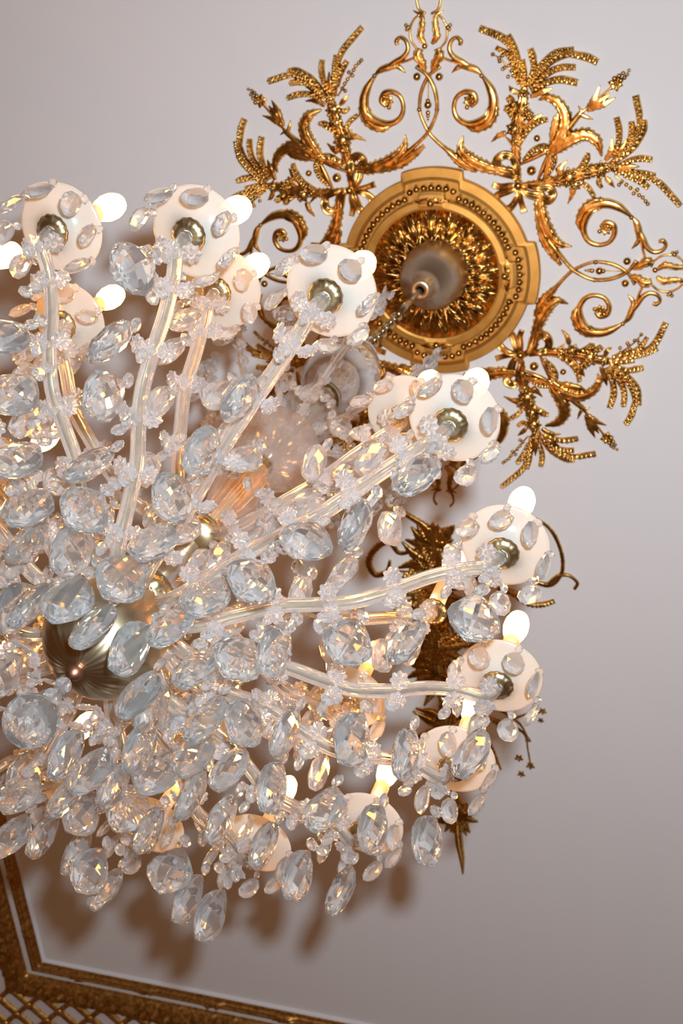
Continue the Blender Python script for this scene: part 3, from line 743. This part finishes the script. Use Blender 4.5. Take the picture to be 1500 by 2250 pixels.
for i in range(10):
    a = spire if i == 0 else copy_tree(spire, ch)
    a.rotation_euler = (0, 0, math.radians(-20 + i * 36))
# -- bead swags between the upper arms
def swag(a0, a1, r, z, sag, n):
    for k in range(n):
        s = (k + 0.5) / n; a = math.radians(a0 + (a1 - a0) * s)
        obj('swag_bead', ME['bead'], ch, (r * math.cos(a), r * math.sin(a), LZ(z) - sag * 4 * s * (1 - s)), (rnd.uniform(-1, 1), 0, a + rnd.uniform(-1, 1)))
for a in range(-150, 200, 36): swag(a, a + 36, 0.13, 1.72, 0.05, 6)
swag(-30, 19, 0.20, 1.27, 0.03, 8); swag(-80, -30, 0.20, 1.27, 0.03, 8)

# -- the large drops: photo position, height above camera of the middle, apparent width share (1 = seen full face)
F_ = 1.045; G_ = 1.10; M_ = 1.22
BIG = [(297, 590, 1.10, 1.0), (245, 748, 1.08, .35), (8, 745, F_, .8), (28, 860, 1.05, .9), (60, 922, 1.15, .7), (230, 872, 1.07, .9), (40, 1010, F_, .8), (205, 1022, 1.06, .25),
       (62, 1112, F_, .8), (186, 1120, 1.02, 1.0), (68, 1190, 1.07, .25), (165, 1208, F_, .9), (382, 1095, 1.06, .95), (447, 985, 1.09, .7), (480, 862, 1.20, .9), (272, 1265, 1.02, 1.0),
       (336, 1190, F_, .6), (405, 1160, 1.16, .8), (440, 1240, 1.18, .8), (345, 885, 1.20, .4), (532, 878, 1.09, .45), (538, 1010, 1.16, .9), (675, 1190, 1.06, .95), (783, 1150, 1.05, .35),
       (856, 1160, 1.25, .8), (756, 1255, 1.16, .45), (692, 1012, 1.20, .6), (680, 1112, 1.20, .7), (815, 1000, 1.18, .5), (552, 1275, 1.03, 1.0), (458, 1312, 1.05, .85), (915, 1035, 1.12, .6),
       (148, 1312, 0.98, .8), (203, 1374, 0.96, .35), (293, 1420, 0.97, .8), (32, 1330, 1.0, .8), (70, 1330, .97, .3), (375, 1376, 1.0, .5), (435, 1466, 1.02, .6), (305, 1520, 1.0, .55),
       (337, 1556, 1.04, .6), (453, 1575, 1.01, .55), (305, 1643, 1.04, .75), (143, 1656, .98, .6), (195, 1690, 1.0, .75), (420, 1655, 1.07, .8), (525, 1450, 1.03, 1.0), (603, 1432, 1.02, .75),
       (532, 1583, 1.06, .95), (768, 1408, 1.08, 1.0), (628, 1605, 1.08, .4), (775, 1615, 1.07, .85), (738, 1450, 1.22, .7), (893, 1405, 1.09, .5), (505, 1685, 1.09, .65), (700, 1692, 1.22, .5),
       (22, 1835, 1.05, .7), (62, 1690, 1.12, .9), (45, 1740, 1.08, .9), (180, 1785, 1.07, .95), (250, 1727, 1.04, .5), (350, 1700, 1.04, .9), (145, 1745, 1.03, .3), (286, 1782, 1.11, .95),
       (325, 1822, 1.08, .35), (420, 1742, 1.05, .35), (195, 1910, 1.06, .95), (232, 1955, 1.10, .5), (372, 1908, 1.07, .95), (415, 1972, 1.08, .5), (465, 2005, 1.07, .75), (165, 1870, 1.10, .4),
       (490, 1797, 1.07, .5), (592, 1725, 1.07, .75), (712, 1778, 1.07, .75), (580, 1857, 1.09, .4), (655, 1920, 1.09, .75), (750, 1953, 1.10, .3), (818, 1822, 1.09, .65), (887, 1650, 1.08, .5),
       (1040, 1650, 1.10, .6), (936, 1847, 1.10, .75), (1040, 1350, 1.10, 1.0), (95, 1560, 1.06, .6), (250, 1590, 1.12, .5), (600, 1170, 1.24, .7), (20, 1230, 1.10, .8), (660, 1300, 1.20, .6), (390, 1560, 1.12, .6), (95, 1840, 1.14, .6), (10, 1480, 1.10, .7)]
rnd = random.Random(21)
for px, py, h, face in BIG:
    P = un(px, py, h); az = math.atan2(P.y, P.x)                    # bearing from the camera
    kind = 'big2' if face > 0.93 else ('big' if h < 1.15 else 'mid')
    Lh = {'big': 0.088, 'big2': 0.082, 'mid': 0.070}[kind]
    yaw = az + PI / 2 + math.acos(min(1, face)) * rnd.choice((-1, 1)) + rnd.uniform(-.08, .08)
    top = Vector((P.x - AX, P.y - AY, LZ(h) + Lh * 0.5))
    d = obj('crystal_pendant', ME[kind], ch, top, (rnd.uniform(-.07, .07), rnd.uniform(-.07, .07), yaw))
    obj('wire', ME['wire'], d, (0, 0, -0.006))
    obj('bead', ME['bead'], d, (0, 0, 0.014), (0, 0, rnd.uniform(-.6, .6)))
    if h < 1.06: obj('bead', ME['bead'], d, (0, 0, 0.035), (0, 0, rnd.uniform(-.8, .8)))
